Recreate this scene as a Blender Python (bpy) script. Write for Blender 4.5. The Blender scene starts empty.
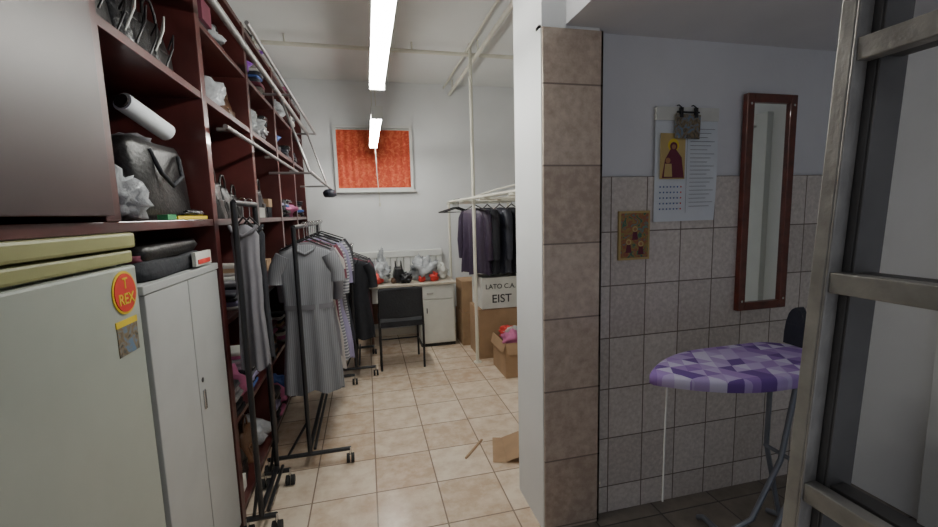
import bpy, math, random
from mathutils import Vector, Matrix, noise
random.seed(4)
CH=1.53
pi=math.pi
# ---------------------------------------------------------------- materials
def newmat(name):
    m=bpy.data.materials.new(name); m.use_nodes=True
    nt=m.node_tree; b=nt.nodes["Principled BSDF"]
    return m,nt,b
def mat(name,col,rough=.5,metal=0.0,var=.12,scale=8,bump=0.0,bscale=60,trans=0,alpha=1,coat=0):
    m,nt,b=newmat(name)
    b.inputs["Roughness"].default_value=rough; b.inputs["Metallic"].default_value=metal
    b.inputs["Transmission Weight"].default_value=trans
    b.inputs["Alpha"].default_value=alpha
    b.inputs["Coat Weight"].default_value=coat
    g=nt.nodes.new("ShaderNodeNewGeometry")
    n=nt.nodes.new("ShaderNodeTexNoise"); n.inputs["Scale"].default_value=scale; n.inputs["Detail"].default_value=4
    nt.links.new(g.outputs["Position"],n.inputs["Vector"])
    r=nt.nodes.new("ShaderNodeValToRGB")
    r.color_ramp.elements[0].position=.3; r.color_ramp.elements[1].position=.7
    r.color_ramp.elements[0].color=[c*(1-var) for c in col]+[1]
    r.color_ramp.elements[1].color=[min(1,c*(1+var)) for c in col]+[1]
    nt.links.new(n.outputs["Fac"],r.inputs["Fac"]); nt.links.new(r.outputs["Color"],b.inputs["Base Color"])
    if bump>0:
        n2=nt.nodes.new("ShaderNodeTexNoise"); n2.inputs["Scale"].default_value=bscale; n2.inputs["Detail"].default_value=5
        nt.links.new(g.outputs["Position"],n2.inputs["Vector"])
        bp=nt.nodes.new("ShaderNodeBump"); bp.inputs["Strength"].default_value=bump; bp.inputs["Distance"].default_value=.01
        nt.links.new(n2.outputs["Fac"],bp.inputs["Height"]); nt.links.new(bp.outputs["Normal"],b.inputs["Normal"])
    return m
def emis(name,col,s):
    m,nt,b=newmat(name)
    b.inputs["Base Color"].default_value=(*col,1); b.inputs["Emission Color"].default_value=(*col,1); b.inputs["Emission Strength"].default_value=s
    return m
def tilemat(name,c1,c2,mortar,w,h,axes,off,rough=.35,ms=.004,nscale=9,bump=.3,lo=.42,hi=.85):
    m,nt,b=newmat(name); L=nt.links
    b.inputs["Roughness"].default_value=rough
    g=nt.nodes.new("ShaderNodeNewGeometry"); s=nt.nodes.new("ShaderNodeSeparateXYZ"); L.new(g.outputs["Position"],s.inputs[0])
    c=nt.nodes.new("ShaderNodeCombineXYZ"); L.new(s.outputs[axes[0]],c.inputs[0]); L.new(s.outputs[axes[1]],c.inputs[1])
    a=nt.nodes.new("ShaderNodeVectorMath"); a.operation='ADD'; a.inputs[1].default_value=(off[0],off[1],0); L.new(c.outputs[0],a.inputs[0])
    br=nt.nodes.new("ShaderNodeTexBrick"); br.offset=0; br.squash=1
    br.inputs["Scale"].default_value=1; br.inputs["Mortar Size"].default_value=ms; br.inputs["Mortar Smooth"].default_value=.1
    br.inputs["Bias"].default_value=0; br.inputs["Brick Width"].default_value=w; br.inputs["Row Height"].default_value=h
    br.inputs["Color1"].default_value=(0,0,0,1); br.inputs["Color2"].default_value=(1,1,1,1); br.inputs["Mortar"].default_value=(.5,.5,.5,1)
    L.new(a.outputs[0],br.inputs["Vector"])
    n=nt.nodes.new("ShaderNodeTexNoise"); n.inputs["Scale"].default_value=nscale; n.inputs["Detail"].default_value=7; n.inputs["Roughness"].default_value=.65
    L.new(g.outputs["Position"],n.inputs["Vector"])
    bw=nt.nodes.new("ShaderNodeMath"); bw.operation='MULTIPLY'; bw.inputs[1].default_value=.22; L.new(br.outputs["Color"],bw.inputs[0])
    ad=nt.nodes.new("ShaderNodeMath"); ad.operation='ADD'; L.new(bw.outputs[0],ad.inputs[0]); L.new(n.outputs["Fac"],ad.inputs[1])
    r=nt.nodes.new("ShaderNodeValToRGB"); r.color_ramp.elements[0].position=lo; r.color_ramp.elements[1].position=hi
    r.color_ramp.elements[0].color=(*c1,1); r.color_ramp.elements[1].color=(*c2,1)
    L.new(ad.outputs[0],r.inputs["Fac"])
    mx=nt.nodes.new("ShaderNodeMix"); mx.data_type='RGBA'
    L.new(br.outputs["Fac"],mx.inputs[0]); L.new(r.outputs["Color"],mx.inputs[6]); mx.inputs[7].default_value=(*mortar,1)
    L.new(mx.outputs[2],b.inputs["Base Color"])
    bp=nt.nodes.new("ShaderNodeBump"); bp.invert=True; bp.inputs["Strength"].default_value=bump; bp.inputs["Distance"].default_value=.004
    L.new(br.outputs["Fac"],bp.inputs["Height"]); L.new(bp.outputs["Normal"],b.inputs["Normal"])
    return m
def patmat(name,cols,scale,kind='noise',rough=.8,stretch=(1,1,1),rot=(0,0,0)):
    m,nt,b=newmat(name); L=nt.links; b.inputs["Roughness"].default_value=rough
    g=nt.nodes.new("ShaderNodeNewGeometry"); mp=nt.nodes.new("ShaderNodeMapping"); mp.inputs["Scale"].default_value=stretch; mp.inputs["Rotation"].default_value=rot
    L.new(g.outputs["Position"],mp.inputs[0])
    if kind=='wave':
        t=nt.nodes.new("ShaderNodeTexWave"); t.inputs["Scale"].default_value=scale; t.inputs["Distortion"].default_value=0.5; L.new(mp.outputs[0],t.inputs["Vector"]); out=t.outputs["Fac"]
    elif kind=='check':
        t=nt.nodes.new("ShaderNodeTexChecker"); t.inputs["Scale"].default_value=scale; L.new(mp.outputs[0],t.inputs["Vector"]); out=t.outputs["Fac"]
    else:
        t=nt.nodes.new("ShaderNodeTexNoise"); t.inputs["Scale"].default_value=scale; t.inputs["Detail"].default_value=3;t.inputs["Distortion"].default_value=1.5; L.new(mp.outputs[0],t.inputs["Vector"]); out=t.outputs["Fac"]
    r=nt.nodes.new("ShaderNodeValToRGB"); r.color_ramp.interpolation='CONSTANT' if kind=='check' else 'LINEAR'
    e=r.color_ramp.elements
    lo,hi=(0,1) if kind!='noise' else (.35,.65)
    n=len(cols)
    while len(e)<n: e.new(.5)
    for i,cc in enumerate(cols):
        e[i].position=lo+(hi-lo)*(i/(n if r.color_ramp.interpolation=='CONSTANT' else n-1)); 
    for i,cc in enumerate(cols): e[i].color=(*cc,1)
    L.new(out,r.inputs["Fac"]); L.new(r.outputs["Color"],b.inputs["Base Color"])
    return m
def trimat(name,cols,s):
    m,nt,b=newmat(name); L=nt.links; b.inputs["Roughness"].default_value=.8
    g=nt.nodes.new("ShaderNodeNewGeometry"); sx=nt.nodes.new("ShaderNodeSeparateXYZ"); L.new(g.outputs["Position"],sx.inputs[0])
    def math_(op,a,bv=None):
        n=nt.nodes.new("ShaderNodeMath"); n.operation=op
        for i,x in enumerate((a,bv)):
            if x is None: continue
            if isinstance(x,(int,float)): n.inputs[i].default_value=x
            else: L.new(x,n.inputs[i])
        return n.outputs[0]
    x=math_('MULTIPLY',sx.outputs[0],s); y=math_('MULTIPLY',sx.outputs[1],s*1.15)
    u=math_('ADD',x,math_('MULTIPLY',y,.5)); v=math_('SUBTRACT',x,math_('MULTIPLY',y,.5))
    c=nt.nodes.new("ShaderNodeCombineXYZ"); L.new(math_('FLOOR',u),c.inputs[0]); L.new(math_('FLOOR',v),c.inputs[1]); L.new(math_('FLOOR',y),c.inputs[2])
    wn=nt.nodes.new("ShaderNodeTexWhiteNoise"); wn.noise_dimensions='3D'; L.new(c.outputs[0],wn.inputs["Vector"])
    r=nt.nodes.new("ShaderNodeValToRGB"); r.color_ramp.interpolation='CONSTANT'; e=r.color_ramp.elements
    while len(e)<len(cols): e.new(.5)
    for i in range(len(cols)): e[i].position=i/len(cols)
    for i,cc in enumerate(cols): e[i].color=(*cc,1)
    L.new(wn.outputs["Value"],r.inputs["Fac"]); L.new(r.outputs["Color"],b.inputs["Base Color"])
    return m

M={}
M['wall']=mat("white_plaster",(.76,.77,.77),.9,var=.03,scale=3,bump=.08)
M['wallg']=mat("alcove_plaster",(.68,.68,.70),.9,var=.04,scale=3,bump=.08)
M['ceil']=mat("ceiling_plaster",(.78,.79,.77),.9,var=.03,scale=2,bump=.05)
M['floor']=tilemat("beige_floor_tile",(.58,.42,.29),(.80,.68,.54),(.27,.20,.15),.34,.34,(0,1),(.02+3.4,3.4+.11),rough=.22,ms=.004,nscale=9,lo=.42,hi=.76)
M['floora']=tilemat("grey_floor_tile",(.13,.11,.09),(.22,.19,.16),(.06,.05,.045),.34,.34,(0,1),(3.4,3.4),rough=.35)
M['wtile']=tilemat("glazed_wall_tile",(.48,.425,.38),(.70,.64,.585),(.19,.155,.13),.19,.255,(0,2),(3.8-.16+.0,2.55-1.675+.255*2),rough=.25,ms=.003,nscale=55)
M['ptile']=tilemat("pillar_tile",(.38,.29,.23),(.60,.50,.41),(.22,.17,.14),.40,.34,(0,2),(3.3,3.4-1.72+.34*3-1.36+.34*2),rough=.3,ms=.004,nscale=26)
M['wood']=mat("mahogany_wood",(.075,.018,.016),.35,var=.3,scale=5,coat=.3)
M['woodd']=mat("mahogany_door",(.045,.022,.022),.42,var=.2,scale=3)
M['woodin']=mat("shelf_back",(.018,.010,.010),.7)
M['steel']=mat("galvanised_pipe",(.34,.33,.32),.40,.8,var=.1)
M['wpipe']=mat("white_painted_pipe",(.70,.68,.58),.45,var=.05)
M['black']=mat("black_enamel",(.012,.012,.014),.35)
M['blackc']=mat("black_cloth",(.012,.013,.018),.85,bump=.4,bscale=40)
M['navy']=mat("quilted_navy",(.02,.022,.035),.55,bump=.5,bscale=25)
M['plum']=mat("quilted_plum",(.040,.026,.052),.5,bump=.5,bscale=25)
M['fridge']=mat("fridge_enamel",(.38,.41,.36),.35,var=.03)
M['olive']=mat("fridge_olive_trim",(.30,.30,.13),.45,var=.05)
M['cab']=mat("cabinet_grey_paint",(.43,.44,.43),.45,var=.04)
M['desk']=mat("desk_white_laminate",(.66,.67,.62),.5,var=.04)
M['deskt']=mat("desk_top_beige",(.58,.52,.42),.45,var=.05)
M['brown']=mat("brown_panel",(.12,.05,.03),.5)
M['card']=mat("cardboard",(.36,.23,.13),.85,var=.12)
M['cardw']=mat("white_carton",(.62,.62,.57),.7,var=.08)
M['white']=mat("white_paint",(.72,.73,.70),.5,var=.03)
M['paper']=mat("white_paper",(.66,.69,.72),.8,var=.03)
M['red']=mat("red_print",(.60,.04,.03),.5)
M['yellow']=mat("yellow_print",(.68,.50,.03),.5)
M['pink']=mat("pink_cloth",(.50,.14,.28),.8)
M['blue']=mat("blue_cloth",(.05,.10,.30),.8)
M['purple']=mat("purple_plastic",(.20,.05,.36),.5)
M['green']=mat("green_plastic",(.05,.3,.12),.5)
M['gold']=mat("gold_leaf",(.50,.37,.15),.5,.1)
M['skin']=mat("painted_ochre",(.35,.17,.08),.7)
M['curtain']=patmat("orange_curtain",[(.50,.055,.025),(.58,.085,.035),(.70,.16,.07)],18,'noise')
M['iron']=trimat("purple_geometric_cover",[(.13,.06,.27),(.38,.28,.54),(.56,.52,.68),(.25,.14,.42),(.45,.36,.60),(.33,.21,.50)],15)
M['ironleg']=mat("grey_enamel_tube",(.24,.26,.30),.35,.5)
M['alu']=mat("ladder_aluminium",(.36,.345,.32),.45,.6,var=.2,scale=25,bump=.15)
M['alud']=mat("ladder_aluminium_inner",(.15,.145,.14),.5,.6,var=.2)
M['bag']=mat("clear_plastic_bag",(.56,.58,.60),.15,trans=.3,var=.2,scale=20,bump=.8,bscale=30)
M['bagd']=mat("black_plastic_bag",(.012,.012,.014),.25,bump=.8,bscale=30)
M['leather']=mat("black_leather",(.010,.009,.009),.38,bump=.2,bscale=80)
M['tan']=mat("brown_leather",(.10,.045,.02),.4,bump=.2,bscale=80)
M['dress']=patmat("grey_check_dress",[(.17,.175,.19),(.25,.255,.27)],28,'wave',.9)
M['stripe']=patmat("striped_blouse",[(.12,.13,.16),(.5,.5,.52)],14,'wave',.9,(1,1,1),(0,pi/2,0))
M['lav']=mat("lavender_dress",(.30,.27,.42),.9)
M['cream']=mat("cream_dress",(.44,.40,.37),.9)
M['grey']=mat("grey_cloth",(.16,.155,.17),.9)
M['maroon']=mat("maroon_cloth",(.14,.03,.05),.9)
M['tube']=emis("fluorescent_tube",(1.0,.995,.94),74)
M['photo']=patmat("photo_print",[(.03,.04,.05),(.22,.16,.08),(.12,.2,.3)],30,'noise',.4)
M['icon']=patmat("icon_print",[(.04,.13,.09),(.30,.22,.06),(.30,.07,.04),(.10,.24,.20)],26,'noise',.35)
M['mesh_b']=mat("chair_fabric",(.025,.026,.03),.9,bump=.3)
mm,nt,bb=newmat("mirror_glass"); bb.inputs["Metallic"].default_value=1; bb.inputs["Roughness"].default_value=.02; bb.inputs["Base Color"].default_value=(.82,.86,.84,1); M['mirror']=mm
M['fwood']=mat("mirror_frame_wood",(.11,.022,.012),.35,var=.35,scale=20,coat=.3)
M['rub']=mat("rubber",(.02,.02,.02),.8)
M['chrome']=mat("chrome",(.6,.6,.6),.2,1.0)

# ---------------------------------------------------------------- builder
class B:
    def __init__(s): s.v=[];s.f=[];s.mi=[];s.sm=[];s.ms=[]
    def k(s,m):
        m=M[m] if isinstance(m,str) else m
        if m not in s.ms: s.ms.append(m)
        return s.ms.index(m)
    def add(s,vs,fs,m,smooth=False):
        o=len(s.v); s.v+= [Vector(v) for v in vs]; i=s.k(m)
        for f in fs: s.f.append([o+a for a in f]); s.mi.append(i); s.sm.append(smooth)
    def box(s,a,b,m,rot=0,piv=None,tilt=None):
        x0,y0,z0=[min(p,q) for p,q in zip(a,b)]; x1,y1,z1=[max(p,q) for p,q in zip(a,b)]
        vs=[Vector(p) for p in [(x0,y0,z0),(x1,y0,z0),(x1,y1,z0),(x0,y1,z0),(x0,y0,z1),(x1,y0,z1),(x1,y1,z1),(x0,y1,z1)]]
        if rot or tilt:
            c=Vector(piv) if piv else (vs[0]+vs[6])/2
            Rm=Matrix.Rotation(rot,4,'Z') if not tilt else tilt
            vs=[c+Rm@(p-c) for p in vs]
        s.add(vs,[(0,3,2,1),(4,5,6,7),(0,1,5,4),(1,2,6,5),(2,3,7,6),(3,0,4,7)],m)
    def tube(s,pts,r,m,n=8,caps=True):
        pts=[Vector(p) for p in pts]; rings=[]
        t0=(pts[1]-pts[0]).normalized(); up=Vector((0,0,1)) if abs(t0.z)<.9 else Vector((1,0,0))
        nr=t0.cross(up).normalized()
        for i,p in enumerate(pts):
            if i==0:t=t0
            elif i==len(pts)-1:t=(pts[i]-pts[i-1]).normalized()
            else:t=((pts[i+1]-pts[i]).normalized()+(pts[i]-pts[i-1]).normalized()).normalized()
            nr=(nr-t*nr.dot(t)).normalized(); bn=t.cross(nr)
            rr=r[i] if isinstance(r,(list,tuple)) else r
            rings.append([p+(nr*math.cos(2*pi*j/n)+bn*math.sin(2*pi*j/n))*rr for j in range(n)])
        s.loft(rings,m,caps)
    def loft(s,rings,m,caps=True,smooth=True):
        n=len(rings[0]); vs=[p for r in rings for p in r]; fs=[]
        for i in range(len(rings)-1):
            for j in range(n): fs.append((i*n+j,i*n+(j+1)%n,(i+1)*n+(j+1)%n,(i+1)*n+j))
        s.add(vs,fs,m,smooth)
        if caps:
            s.add(rings[0],[tuple(reversed(range(n)))],m); s.add(rings[-1],[tuple(range(n))],m)
    def grid(s,fn,nu,nv,m,smooth=True):
        vs=[fn(i/nu,j/nv) for i in range(nu+1) for j in range(nv+1)]
        s.add(vs,[(i*(nv+1)+j,(i+1)*(nv+1)+j,(i+1)*(nv+1)+j+1,i*(nv+1)+j+1) for i in range(nu) for j in range(nv)],m,smooth)
    def blob(s,c,sz,m,seed=0,amp=.25,fr=2.2,n=14,flat=True):
        c=Vector(c); rings=[]
        for i in range(n+1):
            ph=pi*i/n; ring=[]
            for j in range(2*n):
                th=2*pi*j/(2*n); d=Vector((math.sin(ph)*math.cos(th),math.sin(ph)*math.sin(th),-math.cos(ph)))
                k=1+amp*noise.noise(d*fr+Vector((seed*7.3,seed*1.7,0)))*1.6+amp*.5*noise.noise(d*fr*3+Vector((seed,3,9)))
                p=Vector((d.x*sz[0],d.y*sz[1],d.z*sz[2]))*k
                if flat and p.z<-sz[2]*.8: p.z=-sz[2]*.8
                ring.append(c+p)
            rings.append(ring)
        s.loft(rings,m,False)
    def fold(s,c,sx,sy,h,m,seed=0,ang=0,e=.22,top=1.0,wob=1.0):
        c=Vector(c); rings=[]; n=36
        for t,sc in((0,.96),(.12,.995),(.5,1.0),(.9,.99),(1,.95),(1.02,.5)):
            ring=[]; tp=1+(top-1)*min(t,1)
            for j in range(n):
                th=2*pi*j/n; cx_,sy_=math.cos(th),math.sin(th)
                px=math.copysign(abs(cx_)**e,cx_)*sx*sc*tp; py=math.copysign(abs(sy_)**e,sy_)*sy*sc
                w_=.012*wob*noise.noise(Vector((px*12,py*12,seed*3.1+t*2)))
                px+=w_; py+=w_; pz=h*t+min(.25*h,.02)*noise.noise(Vector((px*9,py*9,seed)))*t*wob
                ring.append(Vector((c.x+px*math.cos(ang)-py*math.sin(ang),c.y+px*math.sin(ang)+py*math.cos(ang),c.z+pz)))
            rings.append(ring)
        s.loft(rings,m)
    def handbag(s,x,y,z,w,h,d,m,seed=0):
        s.fold((x,y,z),d/2,w/2,h,m,seed,0,.5,.55,1.2)
        s.fold((x+d*.33,y,z+h*.10),d*.14,w*.33,h*.42,m,seed+1,0,.4,.9,.5)
        s.box((x+d*.40,y-w*.33,z+h*.50),(x+d*.44,y+w*.33,z+h*.52),'chrome')
        for o in(-.2,.2):
            s.tube([(x+o*d,y-w*.27,z+h*.95),(x+o*d,y-w*.24,z+h*1.25),(x+o*d,y-w*.1,z+h*1.42),(x+o*d,y+w*.1,z+h*1.42),(x+o*d,y+w*.24,z+h*1.25),(x+o*d,y+w*.27,z+h*.95)],.006,m,8)
    def shoe(s,x,y,z,m,l=.24):
        rings=[]
        for t,w,h in((0,.020,.055),(.08,.030,.075),(.3,.033,.07),(.5,.036,.052),(.75,.042,.036),(.93,.030,.026),(1,.010,.014)):
            ring=[]
            for j in range(14):
                th=2*pi*j/14; ring.append(Vector((x-l/2+l*t,y+w*math.cos(th),z+max(0,h*.5+h*.5*math.sin(th)))))
            rings.append(ring)
        s.loft(rings,m); s.box((x-l/2,y-.026,z),(x-l/2+.05,y+.026,z+.018),'black')
    def disc(s,c,r,m,axis='x',n=28,h=.002):
        c=Vector(c); d={'x':Vector((1,0,0)),'y':Vector((0,-1,0)),'z':Vector((0,0,1))}[axis]
        s.tube([c,c+d*h],r,m,n)
    def done(s,name,bevel=0,parent=None):
        me=bpy.data.meshes.new(name)
        lo=Vector([min(p[i] for p in s.v) for i in range(3)]); hi=Vector([max(p[i] for p in s.v) for i in range(3)])
        o=Vector(((lo.x+hi.x)/2,(lo.y+hi.y)/2,lo.z))
        me.from_pydata([tuple(p-o) for p in s.v],[],s.f)
        for m in s.ms: me.materials.append(m)
        me.polygons.foreach_set("material_index",s.mi); me.polygons.foreach_set("use_smooth",s.sm); me.update()
        ob=bpy.data.objects.new(name,me); ob.location=o; bpy.context.collection.objects.link(ob)
        if bevel:
            md=ob.modifiers.new("bevel",'BEVEL'); md.width=bevel; md.segments=2; md.limit_method='ANGLE'; md.angle_limit=math.radians(40)
        if parent:
            ob.parent=parent; ob.matrix_parent_inverse=Matrix.Translation(parent.location).inverted()
        return ob
def text(body,loc,size,m,rot,name,parent):
    c=bpy.data.curves.new(name,'FONT'); c.body=body; c.size=size; c.extrude=.0008; c.align_x='CENTER'; c.align_y='CENTER'; c.offset=.0015*size/.13
    c.materials.append(M[m]); o=bpy.data.objects.new(name,c); o.location=loc; o.rotation_euler=rot
    bpy.context.collection.objects.link(o)
    if parent: o.parent=parent; o.matrix_parent_inverse=Matrix.Translation(parent.location).inverted()
def single(name,a,b,m,bevel=0):
    q=B(); q.box(a,b,m); return q.done(name,bevel)

# ---------------------------------------------------------------- room
LX,RX,FY,CZ=-1.05,2.5,5.4,3.1
YB=-1.6
single("floor",(LX-.1,YB,-.1),(RX+.1,FY+.1,0),'floor')
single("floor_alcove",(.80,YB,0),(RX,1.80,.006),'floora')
single("wall_left",(LX-.1,YB,0),(LX,FY+.1,CZ),'wall')
single("wall_right",(RX,YB,0),(RX+.1,FY+.1,CZ),'wall')
single("wall_far",(LX,FY,0),(RX,FY+.1,CZ),'wall')
single("ceiling",(LX-.1,YB,CZ),(RX+.1,FY+.1,CZ+.1),'ceil')
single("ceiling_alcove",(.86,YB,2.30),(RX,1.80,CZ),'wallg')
PX0,PX1,PY=.750,1.035,1.74
q=B(); q.box((PX0,1.80,0),(RX,2.085,CZ),'wall'); q.box((PX0,PY+.012,0),(PX1-.012,1.80,2.30),'wall'); q.box((PX0,PY+.002,2.285),(.86,1.80,CZ),'wall'); q.done("wall_partition")
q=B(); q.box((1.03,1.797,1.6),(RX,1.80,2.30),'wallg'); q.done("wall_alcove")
q=B(); q.box((PX0+.004,PY,0),(PX1,PY+.012,2.285),'ptile'); q.box((PX1-.012,PY+.0,0),(PX1,1.80,2.285),'ptile'); q.done("wall_pillar_tiles",.002)
single("wall_alcove_tiles",(PX1,1.786,0),(RX,1.80,1.675),'wtile')
q=B(); q.box((LX,FY-.012,0),(RX,FY,.09),'deskt'); q.done("baseboard_far")
q=B(); dyA,dyB=.42,1.24
q.box((RX-.03,dyA,.01),(RX-.002,dyB,2.02),'white'); 
for z0,z1 in((.15,.95),(1.1,1.9)): q.box((RX-.038,dyA+.12,z0),(RX-.03,dyB-.12,z1),'white')
q.tube([(RX-.03,dyA+.07,1.02),(RX-.075,dyA+.07,1.02),(RX-.075,dyA+.18,1.02)],.009,'chrome'); q.done("door_1",.004)
q=B(); q.box((RX-.045,dyA-.08,0),(RX,dyA-.004,2.10),'white'); q.box((RX-.045,dyB+.004,0),(RX,dyB+.08,2.10),'white'); q.box((RX-.045,dyA-.004,2.03),(RX,dyB+.004,2.10),'white'); q.done("trim_1",.003)

# window with curtain
q=B(); wx0,wx1,wz0,wz1=-.32,.605,1.82,2.59; ft=.032
for a,b in [((wx0,FY-.04,wz1-ft),(wx1,FY,wz1)),((wx0,FY-.04,wz0),(wx1,FY,wz0+ft)),((wx0,FY-.04,wz0+ft),(wx0+ft,FY,wz1-ft)),((wx1-ft,FY-.04,wz0+ft),(wx1,FY,wz1-ft)),((wx0-.02,FY-.06,wz0-.02),(wx1+.02,FY,wz0))]: q.box(a,b,'white')
q.box((wx0+.02,FY-.006,wz0+.02),(wx1-.02,FY-.001,wz1-.02),'white')
q.tube([(wx0+.03,FY-.03,wz1-.05),(wx1-.03,FY-.03,wz1-.05)],.006,'white')
q.grid(lambda u,v:Vector((wx0+.034+(wx1-wx0-.068)*u,FY-.024+.005*math.sin(u*70+1.5*math.sin(v*3)),wz0+.034+(wz1-wz0-.085)*v)),120,6,'curtain')
q.done("window_1")

# ceiling pipes and pole
q=B(); q.tube([(LX+.05,4.15,3.02),(1.9,4.15,3.02)],.018,'wpipe')
for x in(-.6,.5,1.6): q.tube([(x,4.15,3.02),(x,4.15,CZ)],.008,'wpipe')
q.done("ceiling_pipe")
q=B(); q.tube([(1.09,2.1,2.98),(1.09,5.38,2.98)],.020,'wpipe'); q.tube([(1.02,2.1,3.055),(1.02,5.38,3.055)],.012,'wpipe')
for y in(2.6,4.0,5.2): q.tube([(1.09,y,2.98),(1.09,y,CZ)],.008,'wpipe')
q.done("ceiling_pipe")
q=B(); q.tube([(1.04,4.10,0),(1.04,4.10,CZ)],.017,'wpipe'); q.disc((1.04,4.10,0),.04,'wpipe','z',h=.01); q.done("support_pole")

def lamp(x,y0,y1,z):
    q=B(); q.box((x-.045,y0,z+.03),(x+.045,y1,z+.085),'white'); 
    for dx in(-.026,.026):
        q.tube([(x+dx,y0+.02,z+.008),(x+dx,y1-.02,z+.008)],.013,'tube',10)
    q.box((x-.045,y0-.01,z-.01),(x+.045,y0+.015,z+.085),'white'); q.box((x-.045,y1-.015,z-.01),(x+.045,y1+.01,z+.085),'white')
    for yy in(y0+.2,y1-.2): q.tube([(x,yy,z+.08),(x,yy,CZ)],.0035,'wpipe',6)
    q.done("fluorescent_lamp")
lamp(.11,1.42,2.72,2.28); lamp(.13,3.5,5.02,2.28)
q=B(); q.tube([(.15,4.98,2.27),(.153,4.98,2.0),(.17,4.98,1.66)],.004,'wpipe',6); q.tube([(.17,4.98,1.66),(.17,4.98,1.62)],.010,'wpipe'); q.done("lamp_pull_cord")

# ---------------------------------------------------------------- left shelving
SX=-.66; BX=LX+.005
posts=[.50,1.32,2.14,2.95,3.76,4.57,5.3]
q=B(); PW=.055
for i,y in enumerate(posts):
    z0=1.53 if i in(1,) else 0
    q.box((BX,y,z0),(SX,y+ (.07 if i==1 else PW),2.70),'wood')
for z in(1.53,2.08,2.70):
    q.box((BX,posts[0],z-.03),(SX-.004,posts[-1]+PW,z),'wood')
for z in(.10,.55,1.05,2.40):
    q.box((BX,posts[2]+PW,z-.025),(SX-.006,posts[-1],z),'wood')
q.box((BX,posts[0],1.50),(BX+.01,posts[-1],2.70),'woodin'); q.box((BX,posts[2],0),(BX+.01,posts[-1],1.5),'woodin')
q.done("mahogany_shelving_unit",.002)
q=B(); q.box((SX+.002,posts[0],1.545),(SX+.022,.905,2.69),'woodd'); q.box((SX+.002,.911,1.545),(SX+.022,1.315,2.69),'woodd')
q.tube([(SX+.03,.87,1.9),(SX+.045,.87,1.92),(SX+.045,.87,2.02),(SX+.03,.87,2.04)],.005,'chrome'); q.done("shelving_cupboard_door",.002)

q=B(); q.tube([(-.55,1.0,2.40),(-.55,4.95,2.40)],.017,'steel'); q.tube([(-.47,2.2,2.40),(-.47,4.95,2.40)],.010,'steel')
q.tube([(-.38,3.4,1.86),(-.36,5.0,1.83)],.013,'steel')
for y in(1.8,3.4,4.93): q.tube([(-.66,y,2.40),(-.47,y,2.40)],.009,'steel')
for y in(3.4,4.93): q.tube([(-.55,y,2.40),(-.38,y,1.85)],.009,'steel'); q.tube([(-.66,y,1.85),(-.37,y,1.85)],.009,'steel')
q.done("garment_hanging_rail")
q=B(); q.tube([(-.60,2.22,1.95),(-.60,4.4,1.95)],.011,'steel')
for y in(2.3,3.3,4.3): q.tube([(-.66,y,1.95),(-.60,y,1.95)],.009,'steel')
q.done("shelf_front_rail")

# fridge
q=B(); fy0,fy1=.83,1.435
q.box((BX,fy0,.03),(SX-.045,fy1,1.42),'fridge'); q.box((SX-.04,fy0,.06),(SX,fy1,1.405),'fridge')
q.box((BX,fy0-.003,1.455),(SX+.006,fy1+.003,1.498),'olive'); q.box((BX,fy0,1.412),(SX-.004,fy1,1.449),'olive')
for y in(fy0+.05,fy1-.05):
    for x in(BX+.05,SX-.08): q.tube([(x,y,0),(x,y,.03)],.02,'rub')
fr=q.done("refrigerator",.008)
q=B(); q.disc((SX+.001,1.355,1.335),.060,'yellow'); q.disc((SX+.003,1.355,1.335),.053,'red'); st=q.done("sticker_round",0,fr)
text("T\nREX",(SX+.0056,1.355,1.338),.043,'yellow',(pi/2,0,pi/2),"sticker_lettering",fr)
q=B(); q.box((SX,1.298,1.165),(SX+.002,1.40,1.250),'photo'); q.box((SX,1.296,1.245),(SX+.0025,1.402,1.262),'yellow'); q.done("sticker_picture",0,fr)

# metal cabinet
q=B(); cy0,cy1=1.452,2.125
q.box((BX,cy0,.0),(SX-.02,cy1,1.335),'cab'); ym=(cy0+cy1)/2
q.box((SX-.018,cy0+.012,.07),(SX,ym-.003,1.305),'cab'); q.box((SX-.018,ym+.003,.07),(SX,cy1-.012,1.305),'cab')
q.box((SX-.02,cy0,1.308),(SX+.003,cy1,1.335),'cab')
q.box((SX,ym+.03,.78),(SX+.006,ym+.05,.86),'chrome'); q.disc((SX,ym+.04,.9),.01,'black')
q.done("metal_cabinet",.003)

# near bay contents
q=B()
q.fold((-.85,1.80,1.337),.17,.29,.06,'blackc',1); q.fold((-.85,1.80,1.40),.16,.26,.05,'leather',2,.05); q.fold((-.80,1.60,1.40),.09,.09,.02,'maroon',3,.2)
q.box((-.672,1.88,1.345),(-.658,2.05,1.40),'cardw'); q.box((-.659,1.90,1.352),(-.655,2.03,1.37),'red')
q.done("folded_cloth_stack")
q=B(); q.handbag(-.81,1.53,2.082,.23,.24,.18,'leather',1); q.handbag(-.80,1.77,2.082,.24,.25,.18,'bagd',2); q.handbag(-.81,2.0,2.082,.21,.21,.17,'leather',3)
q.blob((-.90,1.68,2.40),(.10,.2,.09),'bagd',3,.4)
for i in range(8):
    y=1.45+i*.07; s_=.03*math.sin(i*2.3); q.tube([(-.715,y,2.12+s_),(-.69,y+.02,2.2+s_),(-.695,y+.05,2.26+s_),(-.725,y+.07,2.2)],.0035,'cardw' if i%3==0 else 'black',6)
q.done("black_handbag_pile")
q=B(); q.blob((-.745,1.53,1.60),(.08,.09,.08),'bag',4,.45,3); q.done("clear_plastic_bag")
q=B(); q.fold((-.86,1.87,1.532),.145,.23,.28,'leather',5,0,.3,.92,2.2)
q.tube([(-.72,1.74,1.78),(-.70,1.77,1.70),(-.70,1.86,1.66),(-.70,1.95,1.70),(-.72,1.98,1.78)],.008,'blackc',8)
q.blob((-.90,1.99,1.838),(.07,.08,.035),'grey',9,.3)
q.done("black_storage_bag")
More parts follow.
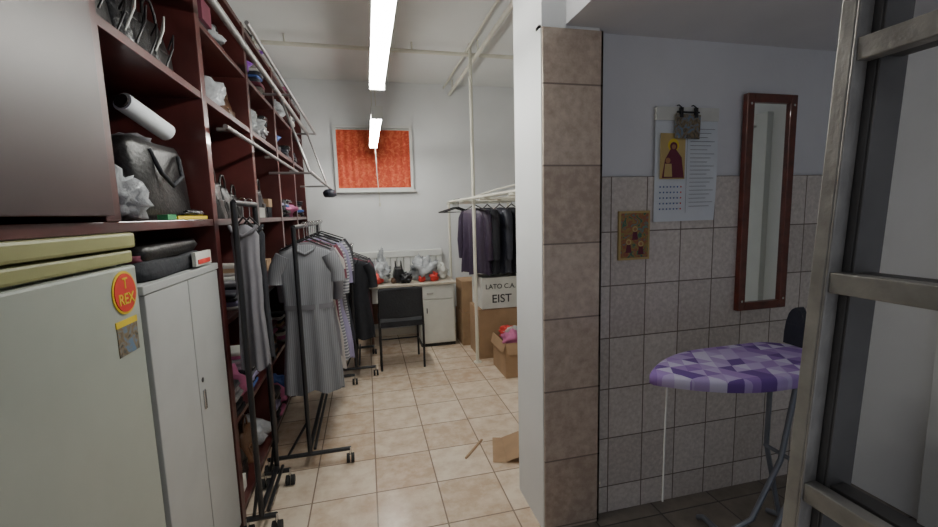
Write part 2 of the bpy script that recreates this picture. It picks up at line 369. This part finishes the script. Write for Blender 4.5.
q=B(); q.tube([(-.80,1.78,1.945),(-.745,1.97,1.875)],.034,'paper',20); q.tube([(-.7455,1.968,1.8757),(-.743,1.976,1.8728)],.025,'woodin',16); q.tube([(-.7995,1.782,1.9443),(-.802,1.773,1.9475)],.025,'woodin',16); q.done("paper_roll")
q=B(); q.box((-.99,1.42,1.531),(-.86,1.60,1.80),'blackc'); q.box((-.98,1.42,1.802),(-.82,1.47,1.90),'purple'); q.done("purple_box")
q=B(); q.box((-.70,1.78,1.532),(-.666,2.08,1.545),'yellow'); q.blob((-.688,2.0,1.557),(.02,.09,.014),'bagd',7); q.box((-.70,1.70,1.532),(-.668,1.77,1.55),'green'); q.done("yellow_folder")
cl=['blackc','grey','pink','navy','cardw','cream','blue','grey','maroon','bag','lav','blackc','card','bagd','navy','leather','blackc']
bays=[(2.20,2.94),(3.01,3.75),(3.82,4.56),(4.63,5.28)]
k=10
for bi,(a,b) in enumerate(bays):
    for z in(.10,.55,1.05,1.53,2.08,2.40,2.70):
        q=B(); y=a+.10; top={.10:.36,.55:.40,1.05:.38,1.53:.45,2.08:.24,2.40:.22,2.70:.10}[z]
        while y<b-.09:
            r=random.uniform(.075,.10); k+=1; p=random.random()
            if p<.18:
                zz=z+.001
                for _ in range(2):
                    h=random.uniform(.06,.10)
                    if zz+h>z+top: break
                    q.box((-.97,y-r*.85,zz),(SX-.03-random.random()*.04,y+r*.85,zz+h),random.choice(['cardw','blackc','card','maroon','blackc'])); zz+=h+.001
            elif p<.45:
                zz=z+.001; 
                for _ in range(random.randint(4,9)):
                    h=random.uniform(.018,.032)
                    if zz+h>z+top: break
                    q.fold((-.82+random.uniform(-.015,.02),y,zz),.14,r*.92,h,random.choice(cl),k+_,random.uniform(-.06,.06)); zz+=h*1.05
            elif p<.78:
                h=min(random.uniform(.13,.20),top*.66); q.handbag(-.79,y,z+.001,r*1.8,h,.15,random.choice(['leather','bagd','tan','navy','leather']),k)
            elif p<.86:
                m_=random.choice(['leather','tan','grey','leather']); q.shoe(-.81,y-.045,z+.001,m_); q.shoe(-.80,y+.045,z+.001,m_)
            else:
                h=min(random.uniform(.07,.11),top*.5); q.blob((-.81,y,z+h*.8),(.13,r*.9,h),random.choice(['bag','bagd','bag','purple','blue','pink']),k,.35)
            y+=r*2
        q.done("folded_clothes_and_bags")

# ---------------------------------------------------------------- garments
def rotz(p,c,a): 
    d=Vector(p)-Vector((c[0],c[1],0)); ca,sa=math.cos(a),math.sin(a)
    return Vector((c[0]+d.x*ca-d.y*sa,c[1]+d.x*sa+d.y*ca,d.z))
def garment(q,x,y,zt,zb,w,d,m,ang=0,seed=0,sleeve=.22,flare=1.0,hook=None,waist=.40,belt=None):
    n=44; rings=[]; H=zt-zb
    prof=[(0,.10,.35),(.015,.20,.45),(.04,.38,.6),(.075,.47,.75),(.14,.45,.9),(.25,.42,1.0),(.36,waist+.01,.95),(.42,waist,.92),(.48,waist+.01,.97),(.58,.43,1.0),(.75,.46*flare,1.05),(.88,.48*flare,1.08),(1,.5*flare,1.1)]
    for t,hw,dd in prof:
        ring=[]
        for j in range(n):
            th=2*pi*j/n; f=1+ (.45*t)*math.sin(th*9+seed)+(.2*t)*math.sin(th*4+seed*2)
            px=hw*w*math.cos(th)*(1+.03*math.sin(seed+t*9)+.03*t*math.sin(th*9+seed)); py=.5*d*dd*math.sin(th)*f
            ring.append(rotz((x+px,y+py,zt-t*H-(.012*t*math.sin(th*5+seed))),(x,y),ang))
        rings.append(ring)
    q.loft(rings,m)
    q.tube([rotz(a,(x,y),ang) for a in[(x-.06,y-d*.18,zt-.005),(x-.045,y-d*.36,zt-.03),(x,y-d*.42,zt-.055),(x+.045,y-d*.36,zt-.03),(x+.06,y-d*.18,zt-.005)]],.009,m,8)
    if belt:
        ring=[rotz((x+(waist+.012)*w*math.cos(2*pi*j/24),y+.5*d*1.12*math.sin(2*pi*j/24),zt-.41*H),(x,y),ang) for j in range(24)]
        q.loft([[p+Vector((0,0,-.016)) for p in ring],[p+Vector((0,0,.016)) for p in ring]],belt,False)
    if sleeve:
        for s in(-1,1):
            p=[(x+s*w*.36,y,zt-.055*H-.01),(x+s*w*.45,y,zt-.08*H-.05),(x+s*w*.50,y+.01,zt-.09*H-sleeve*.6),(x+s*w*.51,y+.005,zt-.10*H-sleeve)]
            q.tube([rotz(a,(x,y),ang) for a in p],[.045,.048,.045,.046 if sleeve<.3 else .034],m,12)
    hz=hook or zt+.07
    q.tube([rotz(a,(x,y),ang) for a in[(x-w*.42,y,zt-.03),(x,y,zt+.035),(x+w*.42,y,zt-.03)]],.006,'black',6)
    q.tube([rotz(a,(x,y),ang) for a in[(x,y,zt+.03),(x,y,hz-.012),(x+.018,y,hz+.006),(x,y,hz+.016),(x-.016,y,hz+.004)]],.003,'chrome',6)

def rack(name,x,y0,y1,z,hw,low=.12):
    q=B(); r=.0135
    for y in(y0,y1):
        q.tube([(x,y,.09),(x,y,z)],r,'black'); q.tube([(x-hw,y,.09),(x+hw,y,.09)],r,'black')
        q.tube([(x-hw*.55,y,.09),(x,y,.30)],.008,'black')
        for s in(-1,1):
            q.tube([(x+s*hw,y,.10),(x+s*hw,y,.05)],.008,'chrome'); 
            for o in(-.014,.014): q.tube([(x+s*hw-.009+o,y,.028),(x+s*hw+.009+o,y,.028)],.028,'rub',16)
    q.tube([(x,y0,z),(x,y1,z)],r,'black'); q.tube([(x,y0,low),(x,y1,low)],r,'black'); q.tube([(x+.03,y0,low),(x+.03,y1,low)],r*.7,'black')
    return q.done(name)
rack("rolling_garment_rack",-.405,2.62,3.88,1.47,.235)
rack("rolling_garment_rack",-.565,2.10,2.48,1.60,.065)
ds=[(2.74,'dress',1.36,.44,.35,.14),(2.86,'grey',1.37,.62,.32,.3),(2.97,'cream',1.36,.50,.34,.1),(3.08,'maroon',1.37,.6,.34,.2),(3.19,'stripe',1.36,.48,.37,.3),(3.31,'lav',1.37,.45,.40,.25),(3.43,'grey',1.36,.55,.38,.2),(3.55,'stripe',1.37,.5,.40,.2),(3.66,'navy',1.36,.5,.42,.3),(3.77,'blackc',1.37,.55,.42,.35)]
for i,(y,m,zt,zb,w,sl) in enumerate(ds):
    q=B(); garment(q,-.365,y,zt,zb,w,.08,m,random.uniform(-.12,.12) if i else .05,i*1.3,sl,1.0+.06*(i%3),1.482,belt='grey' if i==0 else None)
    q.done("hanging_dress")
rack("rolling_garment_rack",-.16,4.05,4.7,1.22,.18)
for i,(y,m) in enumerate([(4.13,'blackc'),(4.27,'maroon'),(4.42,'navy'),(4.56,'blackc')]):
    q=B(); garment(q,-.15,y,1.12,.36,.36,.1,m,random.uniform(-.1,.1),i,.2,1.0,1.232); q.done("hanging_dress")
for i,(y,m) in enumerate([(2.24,'grey'),(2.36,'blackc')]):
    q=B(); garment(q,-.565,y,1.50,.80,.13,.09,m,0,i,0,1,1.612,waist=.45); q.done("hanging_trousers")
q=B(); q.blob((-.36,4.9,1.77),(.07,.09,.05),'navy',3,.1); q.tube([(-.36,4.9,1.80),(-.362,4.9,1.822)],.004,'black'); q.done("hanging_hat")

# ---------------------------------------------------------------- desk, chair, radiator
q=B(); dy0,dy1=4.74,5.26; dx0,dx1=.0,.95
q.box((dx0-.02,dy0-.02,.725),(dx1+.02,dy1,.75),'deskt'); q.box((dx0,dy0,0),(dx0+.025,dy1,.725),'brown')
q.box((dx0+.025,dy0+.02,.55),(dx0+.10,dy1,.725),'desk')
q.box((.55,dy0+.015,.04),(dx1,dy1,.725),'desk'); q.box((.56,dy0,.56),(dx1-.01,dy0+.014,.715),'desk'); q.box((.56,dy0,.06),(dx1-.01,dy0+.014,.55),'desk')
q.box((.55,dy0+.03,0),(dx1,dy1,.04),'black'); q.box((.63,dy0-.012,.62),(.70,dy0,.635),'chrome'); q.box((.62,dy0-.012,.40),(.63,dy0,.46),'black')
q.box((dx0+.025,dy1-.03,.2),(.55,dy1,.725),'brown'); q.done("office_desk",.003)
q=B(); rx0,rx1=-.22,.92
for i in range(14):
    x=rx0+(rx1-rx0)*(i+.5)/14; q.box((x-.037,5.30,.42),(x+.037,5.37,1.04),'white')
q.box((rx0,5.29,1.0),(rx1,5.38,1.08),'white'); q.box((rx0,5.30,.38),(rx1,5.37,.44),'white')
for x in(rx0+.1,rx1-.1): q.box((x-.01,5.37,.5),(x+.01,5.40,.9),'white')
q.done("wall_radiator",.008)
q=B(); cx,cy=.29,4.34
for s in(-1,1):
    q.tube([(cx+s*.21,cy-.20,0),(cx+s*.215,cy-.19,.45),(cx+s*.20,cy-.22,.80)],.012,'black'); q.tube([(cx+s*.20,cy+.20,0),(cx+s*.20,cy+.20,.43)],.012,'black')
    q.tube([(cx+s*.215,cy-.2,.43),(cx+s*.20,cy+.2,.43)],.012,'black'); q.tube([(cx+s*.21,cy-.2,.2),(cx+s*.20,cy+.2,.2)],.008,'black')
q.tube([(cx-.2,cy+.2,.2),(cx+.2,cy+.2,.2)],.008,'black')
q.box((cx-.22,cy-.19,.43),(cx+.22,cy+.22,.485),'mesh_b')
q.grid(lambda u,v:Vector((cx-.215+.43*u,cy-.205-.02*v-.03*math.sin(pi*u),.54+.27*v-.015*(2*u-1)**2)),12,6,'mesh_b')
q.grid(lambda u,v:Vector((cx-.215+.43*u,cy-.175-.02*v-.03*math.sin(pi*u),.54+.27*v-.015*(2*u-1)**2)),12,6,'mesh_b')
q.tube([(cx-.21,cy-.21,.80),(cx,cy-.245,.815),(cx+.21,cy-.21,.80)],.018,'mesh_b'); q.tube([(cx-.212,cy-.19,.54),(cx,cy-.22,.54),(cx+.212,cy-.19,.54)],.018,'mesh_b')
q.done("black_office_chair",.006)
q=B(); q.blob((.11,4.97,.86),(.12,.12,.12),'bag',21,.6,3); q.blob((.07,4.85,.805),(.07,.045,.06),'red',22,.4); q.blob((.15,5.06,.97),(.04,.05,.13),'bag',23,.6,3); q.blob((.02,4.9,.785),(.03,.05,.04),'maroon',29,.3); q.done("plastic_bag_with_red_items")
q=B(); q.handbag(.34,4.95,.751,.20,.17,.16,'leather',24); q.blob((.41,4.85,.80),(.07,.07,.06),'bagd',24,.4); q.blob((.27,4.86,.78),(.03,.04,.035),'tan',31,.3); q.done("black_handbag")
q=B(); q.blob((.64,4.98,.86),(.15,.13,.13),'bag',25,.6,3); q.blob((.73,4.86,.80),(.055,.05,.055),'red',26,.3); q.blob((.59,4.84,.785),(.04,.04,.04),'red',28,.3); q.blob((.86,5.0,.83),(.06,.1,.09),'cardw',27,.4); q.done("plastic_bag_with_red_items")

# ---------------------------------------------------------------- right back corner
q=B(); zr=1.66
for x in(.98,1.35,1.70): q.tube([(x,2.7,zr),(x,5.05,zr)],.014,'wpipe')
for y in(2.75,3.5,4.3,5.0): q.tube([(.94,y,zr-.02),(1.74,y,zr-.02)],.012,'wpipe')
for x,y in((1.70,2.75),(.985,5.1),(1.70,5.0)): q.tube([(x,y,0),(x,y,zr)],.015,'wpipe')
q.tube([(.98,5.0,zr),(.985,5.1,zr)],.012,'wpipe')
q.tube([(1.70,2.75,zr+.02),(1.70,2.75,1.85),(1.35,4.3,1.76),(1.1,5.0,zr)],.010,'wpipe')
q.done("pipe_garment_rack")
for i,(x,m) in enumerate([(1.10,'plum'),(1.235,'blackc'),(1.37,'navy'),(1.50,'blackc'),(1.62,'navy')]):
    q=B(); garment(q,x,4.30,1.57,.90,.42,.13,m,pi/2+(.5 if i==0 else .15),i,.46,1.0,1.645,waist=.44); q.done("hanging_jacket")
q=B()
for i in range(6):
    x=.985; y=4.55+i*.06; z=1.585
    q.tube([(x-.17,y,z-.05),(x,y,z),(x+.14,y,z-.05),(x-.17,y,z-.05)],.008,'black',6); q.tube([(x,y,z),(x,y,zr+.01),(x+.015,y,zr+.022),(x+.02,y,zr+.01)],.003,'black',6)
q.done("coat_hangers")
def carton(x0,x1,y0,y1,z0,z1,m,name,flap=True,txt=None,fill=None):
    q=B(); t=.006
    q.box((x0,y0,z0),(x1,y1,z0+t),m); q.box((x0,y0,z0+t),(x1,y0+t,z1),m); q.box((x0,y1-t,z0+t),(x1,y1,z1),m); q.box((x0,y0+t,z0+t),(x0+t,y1-t,z1),m); q.box((x1-t,y0+t,z0+t),(x1,y1-t,z1),m)
    if flap=='open':
        h=.07
        q.add([(x0,y0,z1),(x1,y0,z1),(x1-.01,y0-h*.5,z1-.10),(x0+.01,y0-h*.5,z1-.10)],[(0,1,2,3)],m)
        q.add([(x0,y0,z1),(x0,y1,z1),(x0-h*.4,y1-.01,z1-.09),(x0-h*.4,y0+.01,z1-.09)],[(0,1,2,3)],m)
    else:
        q.box((x0,y0,z1),(x1,(y0+y1)/2-.002,z1+t),m); q.box((x0,(y0+y1)/2+.002,z1),(x1,y1,z1+t),m)
    if fill:
        for i,f in enumerate(fill): q.blob((x0+.08+(x1-x0-.16)*((i*.37)%1),y0+.08+(y1-y0-.16)*((i*.61)%1),z1+.02),(.08,.07,.065),f,40+i,.4)
    o=q.done(name)
    if txt: text(txt,((x0+x1)/2-.06,y0-.002,(z0+z1)/2-.06),.12,'black',(pi/2,0,0),"box_lettering",o); text("LATO C.A.",((x0+x1)/2-.07,y0-.002,(z0+z1)/2+.07),.07,'black',(pi/2,0,0),"box_lettering",o)
    return o
carton(1.09,1.62,4.18,4.60,0,.52,'card',"cardboard_box")
carton(1.12,1.66,4.16,4.58,.532,.85,'cardw',"white_carton_box",txt="EIST")
carton(1.18,1.66,3.60,4.00,0,.33,'card',"cardboard_box",'open',fill=['pink','bag','blue','red','bag','green','cream','bag','blue'])
carton(1.02,1.40,4.68,5.05,0,.38,'card',"cardboard_box"); carton(1.03,1.38,4.70,5.04,.388,.74,'card',"cardboard_box")
q=B(); 
q.add([(.68,2.36,.004),(.92,2.28,.004),(.95,2.58,.004),(.76,2.64,.004)],[(0,1,2,3)],'card'); q.add([(.76,2.34,.006),(.93,2.27,.09),(1.0,2.54,.10),(.82,2.62,.006)],[(0,1,2,3)],'card')
q.done("cardboard_sheet")
q=B(); q.box((.60,2.42,.001),(.612,2.66,.010),'card',-.7); q.done("wooden_stick")

# ---------------------------------------------------------------- alcove
WY=1.786
q=B(); mx0,mx1,mz0,mz1=1.822,2.125,.99,2.065; fw=.042
q.box((mx0,WY-.03,mz0),(mx0+fw,WY,mz1),'fwood'); q.box((mx1-fw,WY-.03,mz0),(mx1,WY,mz1),'fwood'); q.box((mx0+fw,WY-.03,mz0),(mx1-fw,WY,mz0+fw),'fwood'); q.box((mx0+fw,WY-.03,mz1-fw),(mx1-fw,WY,mz1),'fwood')
q.box((mx0+fw,WY-.014,mz0+fw),(mx1-fw,WY-.004,mz1-fw),'fwood')
q.add([(mx0+fw,WY-.016,mz0+fw),(mx1-fw,WY-.016,mz0+fw),(mx1-fw,WY-.016,mz1-fw),(mx0+fw,WY-.016,mz1-fw)],[(0,1,2,3)],'mirror')
for x in(mx0+.021,mx1-.021):
    for z in(mz0+.05,mz1-.05): q.disc((x,WY-.03,z),.006,'chrome','y')
q.done("wall_mirror",.004)
q=B(); cx0,cx1=1.33,1.67
q.grid(lambda u,v:Vector((cx0+(cx1-cx0)*u,WY-.008-.010*math.sin(pi*v)*u,1.46+.50*v)),8,8,'paper')
q.box((cx0,WY-.016,1.93),(cx1,WY,1.99),'cardw')
yy=WY-.020
q.box((cx0+.02,yy,1.66),(cx0+.155,yy+.002,1.87),'gold')
q.tube([(cx0+.09,yy,1.815),(cx0+.09,yy-.001,1.815)],.030,'yellow',20); q.tube([(cx0+.09,yy-.001,1.81),(cx0+.09,yy-.002,1.81)],.020,'maroon',20); q.tube([(cx0+.09,yy-.002,1.808),(cx0+.09,yy-.003,1.808)],.011,'skin',20)
q.add([(cx0+.03,yy-.0015,1.665),(cx0+.15,yy-.0015,1.665),(cx0+.135,yy-.0015,1.76),(cx0+.10,yy-.0015,1.80),(cx0+.075,yy-.0015,1.80),(cx0+.045,yy-.0015,1.75)],[(0,1,2,3,4,5)],'maroon')
q.tube([(cx0+.06,yy-.002,1.745),(cx0+.06,yy-.003,1.745)],.013,'skin',16)
q.add([(cx0+.04,yy-.0025,1.67),(cx0+.085,yy-.0025,1.67),(cx0+.08,yy-.0025,1.73),(cx0+.045,yy-.0025,1.73)],[(0,1,2,3)],'gold')
q.box((cx0+.165,yy,1.50),(cx0+.166,yy+.001,1.90),'grey')
for r_ in range(20):
    z=1.89-r_*.019; q.box((cx0+.185,yy+.002,z),(cx1-.02-.02*(r_%3),yy+.003,z+.002),'grey')
for r_ in range(5):
    for c_ in range(7):
        q.box((cx0+.024+c_*.019,yy+.004,1.62-r_*.026),(cx0+.030+c_*.019,yy+.005,1.627-r_*.026),'red' if c_==6 else 'blue')
q.done("wall_calendar")
q=B(); q.box((1.42,WY-.03,1.845),(1.555,WY-.026,1.955),'photo',0,None,Matrix.Rotation(.03,4,'Y')); 
for x in(1.45,1.53): q.box((x-.008,WY-.034,1.94),(x+.008,WY-.024,1.985),'black'); q.tube([(x,WY-.03,1.985),(x,WY-.012,2.0),(x,WY-.0,2.0)],.003,'black')
q.tube([(1.43,WY-.027,1.965),(1.55,WY-.027,1.965)],.004,'black'); q.done("clipped_photograph")
q=B(); ix0,ix1,iz0,iz1=1.145,1.31,1.285,1.515
q.box((ix0,WY-.012,iz0),(ix1,WY,iz1),'gold'); q.box((ix0+.010,WY-.014,iz0+.010),(ix1-.010,WY-.012,iz1-.010),'icon')
for x,z,m in((1.228,1.43,'skin'),(1.195,1.37,'skin'),(1.26,1.36,'skin')):
    q.tube([(x,WY-.0145,z),(x,WY-.0155,z)],.014,'gold',16); q.tube([(x,WY-.0155,z),(x,WY-.0165,z)],.008,m,12); q.add([(x-.016,WY-.0155,z-.05),(x+.016,WY-.0155,z-.05),(x+.010,WY-.0155,z-.012),(x-.010,WY-.0155,z-.012)],[(0,1,2,3)],'maroon')
q.done("religious_icon_picture",.001)

# ironing board
q=B(); bx0,bx1,byc,bw,bz=1.03,1.86,1.365,.185,.90
def hw(t):
    h=bw*(1-(1-min(1,t/.5))**2.2)*.95+.012
    return h*(1 if t<.82 else 1-.55*((t-.82)/.18)**2)
prof=[i/36 for i in range(37)]
pl=[Vector((bx0+(bx1-bx0)*t,byc-hw(t),0)) for t in prof]+[Vector((bx0+(bx1-bx0)*t,byc+hw(t),0)) for t in reversed(prof)]
c=Vector((1.45,byc,0)); rings=[]
for dz,sc in((-.045,.955),(-.042,1.0),(-.012,1.01),(0,.985),(.004,.93)):
    rings.append([Vector((c.x+(p.x-c.x)*(sc if sc<1 else 1),c.y+(p.y-c.y)*sc,bz+dz)) for p in pl])
q.loft(rings,'iron')
yl,yr=byc-.14,byc+.14
for y in(byc-.05,byc+.05): q.tube([(1.82,y,bz-.05),(1.74,y,.40),(1.62,y+.02,.12),(1.50,y+.05,.045)],.012,'ironleg')
q.tube([(1.50,byc-.15,.022),(1.50,byc-.12,.045),(1.50,byc+.22,.045),(1.50,byc+.25,.022)],.013,'ironleg')
for y in(yl,yr): q.tube([(1.68,y*.5+byc*.5,bz-.05),(1.76,y,.42),(1.86,y,.045)],.011,'ironleg')
q.tube([(1.86,yl-.06,.022),(1.86,yl,.045),(1.86,yr,.045),(1.86,yr+.06,.022)],.013,'ironleg')
q.tube([(1.35,byc,bz-.05),(1.84,byc,bz-.05)],.012,'ironleg'); q.tube([(1.75,byc-.14,.42),(1.75,byc+.14,.42)],.009,'ironleg')
q.tube([(1.10,byc,bz-.04),(1.10,byc+.005,.6),(1.095,byc,.36)],.0035,'white',6)
q.done("ironing_board")
q=B(); ix,iy=1.825,1.45; rings=[]
for h,a in((0,1),(.05,.98),(.10,.85),(.14,.62),(.16,.35),(.17,.06)):
    rings.append([Vector((ix+dx,iy+dy*a,bz+.006+h)) for dx,dy in((-.012,-.05),(-.012,.05),(.02,.045),(.03,.03),(.03,-.03),(.02,-.045))])
q.loft(rings,'navy',True,False); q.box((ix-.015,iy-.04,bz+.006),(ix-.012,iy+.04,bz+.10),'navy')
q.tube([(ix+.025,iy,bz+.03),(ix+.05,iy,bz+.04),(ix+.05,iy,bz+.12),(ix+.02,iy,bz+.14)],.010,'navy'); q.done("clothes_iron",.003)

# ladder
q=B(); 
def lx(z): return .474+.060*z
zt=2.27
def stile(y,dx,w,d,m,inner):
    for yo0,yo1,xa,xb,mt in ((0,.004,0,w,m),(.004,d,0,.004,m),(.004,d,w-.004,w,m),(.004,.008,.004,w-.004,inner)):
        vs=[]
        for z in(.03,zt):
            X=lx(z)+dx
            vs+=[(X+xa,y+yo0,z),(X+xb,y+yo0,z),(X+xb,y+yo1,z),(X+xa,y+yo1,z)]
        q.add(vs,[(0,3,2,1),(4,5,6,7),(0,1,5,4),(1,2,6,5),(2,3,7,6),(3,0,4,7)],mt)
YF,YN=.41,.05
stile(YF,0,.022,.022,'alu','alud'); stile(YF-.012,.024,.044,.022,'alud','alud'); stile(YN-.022,0,.022,.022,'alu','alud'); stile(YN-.012,.024,.044,.022,'alud','alud')
for i in range(8):
    z=.31+.28*i
    if z>zt-.05: break
    X=lx(z)
    q.box((X+.002,YN,z-.013),(X+.022,YF,z+.013),'alu'); q.box((X+.030,YN,z-.010),(X+.056,YF-.012,z+.012),'alud')
    for y_ in(YF+.004,): q.tube([(X+.011,y_-.006,z),(X+.011,y_-.002,z)],.006,'alu',10)
for y in(YF+.01,YN-.01): q.box((lx(0)-.004,y-.018,.0),(lx(0)+.072,y+.018,.05),'rub')
q.done("aluminium_ladder",.0015)

# ---------------------------------------------------------------- world, camera
w=bpy.data.worlds.new("world"); bpy.context.scene.world=w; w.use_nodes=True
bg=w.node_tree.nodes["Background"]; bg.inputs[0].default_value=(.83,.88,1,1); bg.inputs[1].default_value=.46
psi=math.radians(13.4); th=math.radians(6.85); ro=0.027
F=Vector((math.sin(psi)*math.cos(th),math.cos(psi)*math.cos(th),-math.sin(th)))
R=Vector((math.cos(psi),-math.sin(psi),0)); U=R.cross(F)
U2=U*math.cos(ro)+R*math.sin(ro); R2=R*math.cos(ro)-U*math.sin(ro)
cd=bpy.data.cameras.new("camera"); co=bpy.data.objects.new("camera",cd); bpy.context.collection.objects.link(co)
cd.sensor_width=36; cd.lens=427/938*36; cd.clip_start=.02
mw=Matrix((( R2.x,U2.x,-F.x,0),(R2.y,U2.y,-F.y,0),(R2.z,U2.z,-F.z,CH),(0,0,0,1)))
co.matrix_world=mw
bpy.context.scene.camera=co
